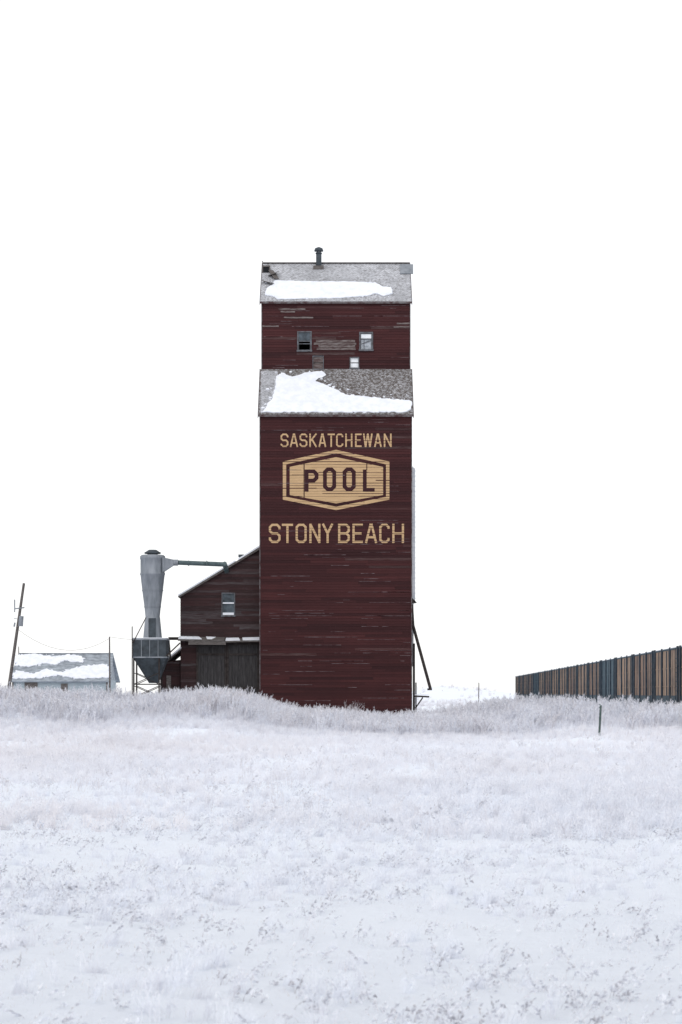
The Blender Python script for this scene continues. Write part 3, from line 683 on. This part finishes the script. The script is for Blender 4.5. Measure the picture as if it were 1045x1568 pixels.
# ------------------------------------------------------------------ fence post
fy = 76.0; fx = SX(918,fy); fz = float(H(fx,fy)); fp = empty('fence_post', (fx,fy,fz)); a = Acc()
a.beam((fx-.02,fy,fz-.3),(fx+.05,fy,SZ(1080,fy)),.035,.06); a.beam((fx-.02,fy-.03,fz-.3),(fx+.05,fy-.03,SZ(1080,fy)),.075,.012)
for k in range(9): a.box(fx-.02,fx+.04,fy-.06,fy-.04,fz+.2+k*.11,fz+.225+k*.11)
a.make('steel_tee_post', M_green, fp)
for (px,pyt,Y) in ((733,1046,260),):
    xx = SX(px,Y); zz = float(H(xx,Y)); e = empty('fence_post', (xx,Y,zz)); a = Acc(); a.cyl((xx,Y,zz-.3),(xx+.05,Y,SZ(pyt,Y)),.06,.05,8); a.cyl((xx,Y,SZ(pyt,Y)),(xx,Y,SZ(pyt,Y)+.05),.06,.02,8); a.make('post', M_greywood, e)

# ------------------------------------------------------------------ bare frosted shrubs
M_twig = simple('frosted_twig', (0.62,0.61,0.65), (0.34,0.30,0.31), 8)
def shrub(name, x, Y, h, n, spread, rad, z=None):
    z = float(H(x,Y)) if z is None else z; e = empty(name, (x,Y,z)); a = Acc()
    def grow(p, d, L, r_, dep):
        q = p+d*L; a.cyl(p,q,r_,r_*.65,5,False)
        if dep == 0: return
        for k in range(random.randint(2,4)):
            nd = (d+Vector((random.uniform(-1,1),random.uniform(-1,1),random.uniform(-.2,.8)))*.6).normalized()
            grow(p.lerp(q,random.uniform(.5,1)), nd, L*random.uniform(.5,.8), r_*.6, dep-1)
    for k in range(n):
        d = Vector((random.uniform(-spread,spread),random.uniform(-spread,spread),1)).normalized()
        grow(Vector((x+random.uniform(-.1,.1)*h,Y+random.uniform(-.1,.1)*h,z)), d, h*random.uniform(.3,.5), rad, 3)
    a.make('twigs', M_twig, e)
shrub('frosted_shrub', SX(537,117.5), 117.5, 1.1, 16, .7, .018)
shrub('frosted_shrub', SX(103,215), 215, 4.8, 9, .55, .04, 0.6)
shrub('frosted_shrub', SX(118,215), 215, 4.2, 7, .55, .035, 0.6)
shrub('frosted_shrub', SX(600,118), 118, .6, 6, .7, .012)
for px in (720,748,764,780): shrub('frosted_shrub', SX(px,210), 210, random.uniform(.8,1.4), 6, .8, .02)
a = Acc(); 
for k in range(4): a.beam((SX(598+6*k,118.6),118.6-.1*k,.55+.05*k),(SX(618+4*k,118.6),118.7,.75-.1*k),.09,.04)
e = empty('scrap_lumber', (SX(610,118.6),118.6,.4)); a.make('planks', M_greywood, e)

# ------------------------------------------------------------------ frosted grass (instanced)
m, nt, b = newmat('frosted_grass')
at = node(nt, 'ShaderNodeVertexColor', layer_name='Col')
ia = nt.nodes.new('ShaderNodeAttribute'); ia.attribute_type = 'INSTANCER'; ia.attribute_name = 'tone'
iw = nt.nodes.new('ShaderNodeAttribute'); iw.attribute_type = 'INSTANCER'; iw.attribute_name = 'warm'
c = mixc(nt, ia.outputs['Fac'], at.outputs[0], (0.86,0.89,0.955))
c = mixc(nt, iw.outputs['Fac'], c, (0.99,0.92,0.87), 'MULTIPLY')
nt.links.new(c, b.inputs['Base Color']); b.inputs['Roughness'].default_value = 0.9
M_grass = m
pc = bpy.data.collections.new('grass_clumps')
def proto(name, V, Fc, C):
    me = bpy.data.meshes.new(name); me.from_pydata(V, [], Fc); me.materials.append(M_grass)
    a = me.color_attributes.new('Col','FLOAT_COLOR','POINT'); a.data.foreach_set('color', np.array(C,dtype=np.float32).ravel())
    o = bpy.data.objects.new(name, me); pc.objects.link(o)
def lerp3(a,b,t): return tuple(a[i]+(b[i]-a[i])*t for i in range(3))+(1,)
FROST = (0.77,0.79,0.86); BROWN = (0.28,0.235,0.235); GREY = (0.40,0.39,0.44)
def blade(V,Fc,C,p,ang,lean,h,w,brown,seed=False):
    d = Vector((math.cos(ang),math.sin(ang),0)); sd_ = Vector((-d.y,d.x,0))
    if random.random()<.5: sd_ = Vector((random.uniform(-1,1),random.uniform(-1,1),0)).normalized()
    o = len(V); N = 3
    for k in range(N+1):
        t = k/N; c = p+Vector((0,0,h*t*(1-.25*lean*t)))+d*(lean*h*t*t); ww = w*(1-t*.75)
        V.append(c-sd_*ww/2); V.append(c+sd_*ww/2)
        col = lerp3(brown, FROST, min(1,.25+t*.9)); C += [col,col]
    for k in range(N): Fc.append((o+2*k,o+2*k+1,o+2*k+3,o+2*k+2))
    if seed:
        for j in range(5):
            t = .72+.3*j/5; c = p+Vector((0,0,h*t*(1-.25*lean*t)))+d*(lean*h*t*t); o = len(V)
            q = Vector((random.uniform(-1,1),random.uniform(-1,1),random.uniform(.1,1))).normalized()*h*.09; e_ = Vector((random.uniform(-1,1),random.uniform(-1,1),0))*h*.02
            V.extend([c-e_,c+e_,c+q]); Fc.append((o,o+1,o+2)); C += [lerp3(BROWN,FROST,.75)]*3
# 0-3 fine tufts (unit height ~1)
for i in range(4):
    V=[];Fc=[];C=[]
    for k in range(70):
        rr = .38*math.sqrt(random.random()); t = random.uniform(0,6.28)
        blade(V,Fc,C,Vector((rr*math.cos(t),rr*math.sin(t),-.05)),random.gauss(0,1.2),random.uniform(.1,.7),random.uniform(.45,1.05),random.uniform(.012,.024),random.choice([BROWN,GREY,GREY]),random.random()<.3)
    proto('clump_%02d'%i,V,Fc,C)
# 4-5 tall stalk weeds
for i in range(4,6):
    V=[];Fc=[];C=[]
    for k in range(12):
        p = Vector((random.uniform(-.25,.25),random.uniform(-.25,.25),-.05)); blade(V,Fc,C,p,random.gauss(0,1.4),random.uniform(.05,.4),random.uniform(.7,1.25),.018,BROWN,True)
        for j in range(4): blade(V,Fc,C,p+Vector((0,0,random.uniform(.2,.6))),random.uniform(0,6.28),.9,random.uniform(.15,.35),.02,GREY,True)
    proto('clump_%02d'%i,V,Fc,C)
# 6-11 low weeds leaning with the wind, narrow frosted leaves along 1-3 stems
for i in range(6,12):
    V=[];Fc=[];C=[]
    for k in range([1,2,1,3,1,2][i-6]):
        p = Vector((random.uniform(-.6,.6),random.uniform(-.6,.6),-.05)); an = random.gauss(0.1,.55); ln = random.uniform(.35,1.1); h = random.uniform(.6,1.3)
        blade(V,Fc,C,p,an,ln,h,.05,(.2,.175,.185))
        d = Vector((math.cos(an),math.sin(an),0)); tone = random.random()
        for j in range(random.randint(7,12)):
            t = random.uniform(.3,1); c = p+Vector((0,0,h*t*(1-.25*ln*t)))+d*(ln*h*t*t); o = len(V)
            q = (Vector((random.uniform(-.6,.6),random.uniform(-.6,.6),random.uniform(-.3,1)))+d*.7).normalized()*random.uniform(.14,.34)
            sdv = q.cross(Vector((random.uniform(-1,1),random.uniform(-1,1),.3))).normalized()*random.uniform(.035,.075)
            V.extend([c,c+q*.5+sdv,c+q,c+q*.5-sdv]); Fc.append((o,o+1,o+2,o+3))
            dk = (0.13,0.115,0.13); tt = min(1,max(0,tone+random.gauss(0,.25))); mid = lerp3(dk,FROST,.3+.7*tt); C += [lerp3(dk,FROST,.4*tt+.1),mid,lerp3(dk,FROST,.9),mid]
    proto('clump_%02d'%i,V,Fc,C)
# 12-13 wide-spread single stubble blades
for i in range(12,14):
    V=[];Fc=[];C=[]
    for k in range(22):
        blade(V,Fc,C,Vector((random.uniform(-5,5),random.uniform(-5,5),-.2)),random.gauss(.2,1),random.uniform(.2,1.3),random.uniform(.5,1.3),random.uniform(.05,.09),random.choice([BROWN,GREY,(.2,.17,.18)]),random.random()<.4)
    proto('clump_%02d'%i,V,Fc,C)
# 14-16 coarse plumed weeds: stout stalks, feathery frosted heads
for i in range(14,17):
    V=[];Fc=[];C=[]
    for k in range(random.randint(6,9)):
        p = Vector((random.uniform(-.3,.3),random.uniform(-.3,.3),-.05)); an = random.gauss(0,1.2); ln = random.uniform(.05,.45); h = random.uniform(.65,1.2)
        base = random.choice([BROWN,(.2,.165,.17),GREY]); blade(V,Fc,C,p,an,ln,h,.04,base)
        d = Vector((math.cos(an),math.sin(an),0)); tn = random.uniform(.45,1)
        for j in range(26):
            t = random.uniform(.5,1.03); c = p+Vector((0,0,h*t*(1-.25*ln*t)))+d*(ln*h*t*t); o = len(V)
            q = Vector((random.uniform(-1,1),random.uniform(-1,1),random.uniform(.2,1.3))).normalized()*random.uniform(.08,.17); e_ = Vector((random.uniform(-1,1),random.uniform(-1,1),0)).normalized()*.014
            V.extend([c-e_,c+e_,c+q]); Fc.append((o,o+1,o+2)); cc = lerp3(base,FROST,min(1,tn+random.uniform(-.2,.15))); C += [cc,cc,cc]
    proto('clump_%02d'%i,V,Fc,C)

def scatter(n, y0, y1, power=1.0):
    Y = y0+(y1-y0)*rng.random(n)**power
    hw = 0.5*1045/F*Y*1.35+2.0
    return (rng.random(n)*2-1)*hw, Y
PTS = []
def addpts(X,Y,scl,idx,tone,keep,warm=None):
    k = keep; warm = vn(X*.15,Y*.07,21)*.6+rng.random(len(X))*.4 if warm is None else warm
    PTS.append(np.stack([X[k],Y[k],H(X[k],Y[k]),scl[k],idx[k],tone[k],warm[k]],1))
# near weeds: everywhere, somewhat thicker in drifts, each with its own amount of frost
X,Y = scatter(16500, 9.5, 42, .92); mk = vn(X*.5,Y*.22,11)*.55+vn(X*1.6,Y*1.0,12)*.45
addpts(X,Y,rng.uniform(.05,.15,len(X))*(.75+.45*mk),rng.integers(6,12,len(X)),np.clip(rng.beta(1.6,1.5,len(X))*.75+.22*ss(14,38,Y),0,.92), mk > .20+.58*rng.random(len(X)), rng.random(len(X))*.2)
# stubble
X,Y = scatter(3500, 9.5, 45, .9)
addpts(X,Y,rng.uniform(.03,.065,len(X)),rng.integers(12,14,len(X)),rng.uniform(.2,.7,len(X)), X>-1e9)
# near fine grass wisps
X,Y = scatter(8500, 10, 42, .72); mk = vn(X*.4,Y*.18,13)*.6+vn(X*1.3,Y*.7,17)*.4
addpts(X,Y,rng.uniform(.06,.18,len(X)),rng.integers(0,5,len(X)),rng.uniform(.55,.95,len(X)), mk > .34+.34*rng.random(len(X)), rng.random(len(X))*.35)
# middle meadow
X,Y = scatter(25000, 26, 82, .85); mk = vn(X*.22,Y*.07,14)*.55+vn(X*.9,Y*.35,15)*.45
sc = rng.uniform(.11,.28,len(X))*(.6+.8*mk)
addpts(X,Y,sc,rng.integers(0,6,len(X)),np.clip(1.08-.55*mk+rng.normal(0,.1,len(X)),.25,.98), mk > .22-.12*ss(34,60,Y)+.36*rng.random(len(X)))
# distinct coarse weeds in the meadow
X,Y = scatter(2600, 26, 84, .85)
addpts(X,Y,rng.uniform(.14,.30,len(X)),np.where(rng.random(len(X))<.4,rng.integers(6,12,len(X)),rng.integers(14,17,len(X))),rng.uniform(.3,.75,len(X)), vn(X*.3,Y*.12,24)>.38)
# ridge
X,Y = scatter(17000, 76, 119, 1); mk = vn(X*.35,Y*.12,16)*.6+vn(X*1.1,Y*.4,22)*.4
sc = (.22+.28*ss(78,92,Y))*rng.uniform(.6,1.3,len(X))*(.65+.7*mk)
addpts(X,Y,sc,rng.integers(0,6,len(X)),np.clip(.78-.75*mk+rng.normal(0,.15,len(X)),0,.9), Y>0, rng.random(len(X))*.5)
# coarse plumed weeds on the ridge
X,Y = scatter(8000, 80, 119, .85); mk = vn(X*.45,Y*.2,23)
addpts(X,Y,rng.uniform(.40,.88,len(X))*(.75+.45*mk)*np.where((X>-3.5)&(X<5),.85,1),rng.integers(14,17,len(X)),rng.uniform(0,.55,len(X)), mk > .2+.4*rng.random(len(X)), rng.random(len(X))*.6)
# twiggy mounds
X,Y = scatter(110, 84, 116, 1); mk = np.where((X>-4)&(X<6),.65,1)
for j in range(7):
    addpts(X+rng.normal(0,.35,110),Y+rng.normal(0,.35,110),rng.uniform(.75,1.1,110)*mk,np.where(rng.random(110)<.5,rng.integers(0,4,110),rng.integers(14,17,110)),rng.uniform(0,.35,110), Y>0, rng.random(110)*.3)
# behind ridge / beside the tracks
X,Y = scatter(6500, 119, 165, 1)
inside = ((X>-10.5)&(X<EX1+.6)&(Y<134))|((X>RXf(Y)-.6)&(X<RXf(Y)+4))
addpts(X,Y,rng.uniform(.25,.6,len(X)),np.where(rng.random(len(X))<.6,rng.integers(0,6,len(X)),rng.integers(14,17,len(X))),rng.uniform(.2,.6,len(X)), ~inside & (vn(X*.3,Y*.1,18)>.3))
# along the rail embankment
Y = rng.uniform(100,380,4500); X = RXf(Y)-rng.uniform(.6,4.5,4500)
addpts(X,Y,rng.uniform(.35,.85,4500),rng.integers(0,6,4500),rng.uniform(.3,.7,4500), Y>0)
# far hill tufts
X = rng.uniform(0,55,1200); Y = rng.uniform(180,520,1200)
addpts(X,Y,rng.uniform(.4,1.0,1200),rng.integers(0,6,1200),rng.uniform(.2,.6,1200), (vn(X*.2,Y*.05,19)>.5)&~((X>RXf(Y)-.6)&(X<RXf(Y)+4)))
A = np.concatenate(PTS)
bad = (A[:,1]>118.9)&(A[:,1]<134)&(A[:,0]>-10.2)&(A[:,0]<EX1+.2); A = A[~bad]
N = len(A); print('clumps', N)
me = bpy.data.meshes.new('frosted_grass'); me.vertices.add(N); co = A[:,:3].copy(); co[:,2] -= .01
me.vertices.foreach_set('co', co.ravel())
def attr(nm, ty, dat, key='value'):
    a = me.attributes.new(nm, ty, 'POINT'); a.data.foreach_set(key, dat)
rot = np.zeros((N,3),np.float32); rot[:,2] = rng.normal(0,.8,N); rot[:,0] = rng.normal(0,.12,N); rot[:,1] = rng.normal(.08,.12,N)
flip = rng.random(N)<.22; rot[flip,2] += math.pi
attr('rot','FLOAT_VECTOR',rot.ravel(),'vector'); attr('scl','FLOAT',A[:,3].astype(np.float32)); attr('idx','INT',A[:,4].astype(np.int32)); attr('tone','FLOAT',A[:,5].astype(np.float32)); attr('warm','FLOAT',A[:,6].astype(np.float32))
go = bpy.data.objects.new('frosted_grass', me); COL.objects.link(go)
gn = bpy.data.node_groups.new('scatter_grass','GeometryNodeTree')
gn.interface.new_socket('Geometry', in_out='INPUT', socket_type='NodeSocketGeometry'); gn.interface.new_socket('Geometry', in_out='OUTPUT', socket_type='NodeSocketGeometry')
gi = gn.nodes.new('NodeGroupInput'); gout = gn.nodes.new('NodeGroupOutput')
ip = gn.nodes.new('GeometryNodeInstanceOnPoints'); ci = gn.nodes.new('GeometryNodeCollectionInfo')
ci.inputs['Collection'].default_value = pc; ci.inputs['Separate Children'].default_value = True; ci.inputs['Reset Children'].default_value = True
def na(nm, ty):
    n = gn.nodes.new('GeometryNodeInputNamedAttribute'); n.data_type = ty; n.inputs['Name'].default_value = nm; return [o for o in n.outputs if o.enabled and o.name=='Attribute'][0]
L = gn.links.new
L(gi.outputs[0], ip.inputs['Points']); L(ci.outputs[0], ip.inputs['Instance']); ip.inputs['Pick Instance'].default_value = True
L(na('idx','INT'), ip.inputs['Instance Index']); L(na('rot','FLOAT_VECTOR'), ip.inputs['Rotation']); L(na('scl','FLOAT'), ip.inputs['Scale'])
L(ip.outputs[0], gout.inputs[0])
md = go.modifiers.new('scatter','NODES'); md.node_group = gn

# ------------------------------------------------------------------ sky & sun (overcast)
w = bpy.data.worlds.new('World'); scene.world = w; w.use_nodes = True; nt = w.node_tree
bg = nt.nodes['Background']; out = nt.nodes['World Output']
sky = nt.nodes.new('ShaderNodeTexSky'); sky.sky_type = 'NISHITA'; sky.sun_disc = False
SE, SA = math.radians(42), math.radians(205)
sky.sun_elevation = SE; sky.sun_rotation = SA
hs = nt.nodes.new('ShaderNodeHueSaturation'); hs.inputs['Saturation'].default_value = .3
nt.links.new(sky.outputs[0], hs.inputs['Color']); nt.links.new(hs.outputs[0], bg.inputs['Color']); bg.inputs['Strength'].default_value = .05
bg2 = nt.nodes.new('ShaderNodeBackground'); bg2.inputs['Color'].default_value = (1,1,1,1); bg2.inputs['Strength'].default_value = .88
ad = nt.nodes.new('ShaderNodeAddShader'); nt.links.new(bg.outputs[0], ad.inputs[0]); nt.links.new(bg2.outputs[0], ad.inputs[1]); nt.links.new(ad.outputs[0], out.inputs['Surface'])
sl = bpy.data.lights.new('sun','SUN'); sl.energy = .5; sl.angle = math.radians(25); sl.color = (1,.97,.93)
so = bpy.data.objects.new('sun', sl); COL.objects.link(so)
dirv = Vector((math.sin(SA)*math.cos(SE), math.cos(SA)*math.cos(SE), math.sin(SE)))
so.rotation_euler = dirv.to_track_quat('Z','Y').to_euler(); so.location = (0,-20,60)

scene.view_settings.view_transform = 'Standard'; scene.view_settings.look = 'None'; scene.view_settings.exposure = 0
cam = bpy.data.cameras.new('camera'); co_ = bpy.data.objects.new('camera', cam); COL.objects.link(co_)
co_.location = (0,0,CAMH); co_.rotation_euler = (math.radians(90),0,0)
cam.sensor_fit = 'VERTICAL'; cam.sensor_height = 36; cam.lens = 36*F/1568; cam.shift_y = 278/1568
cam.clip_end = 6000; cam.clip_start = .5
cam.dof.use_dof = True; cam.dof.focus_distance = 110; cam.dof.aperture_fstop = 7.1
scene.camera = co_
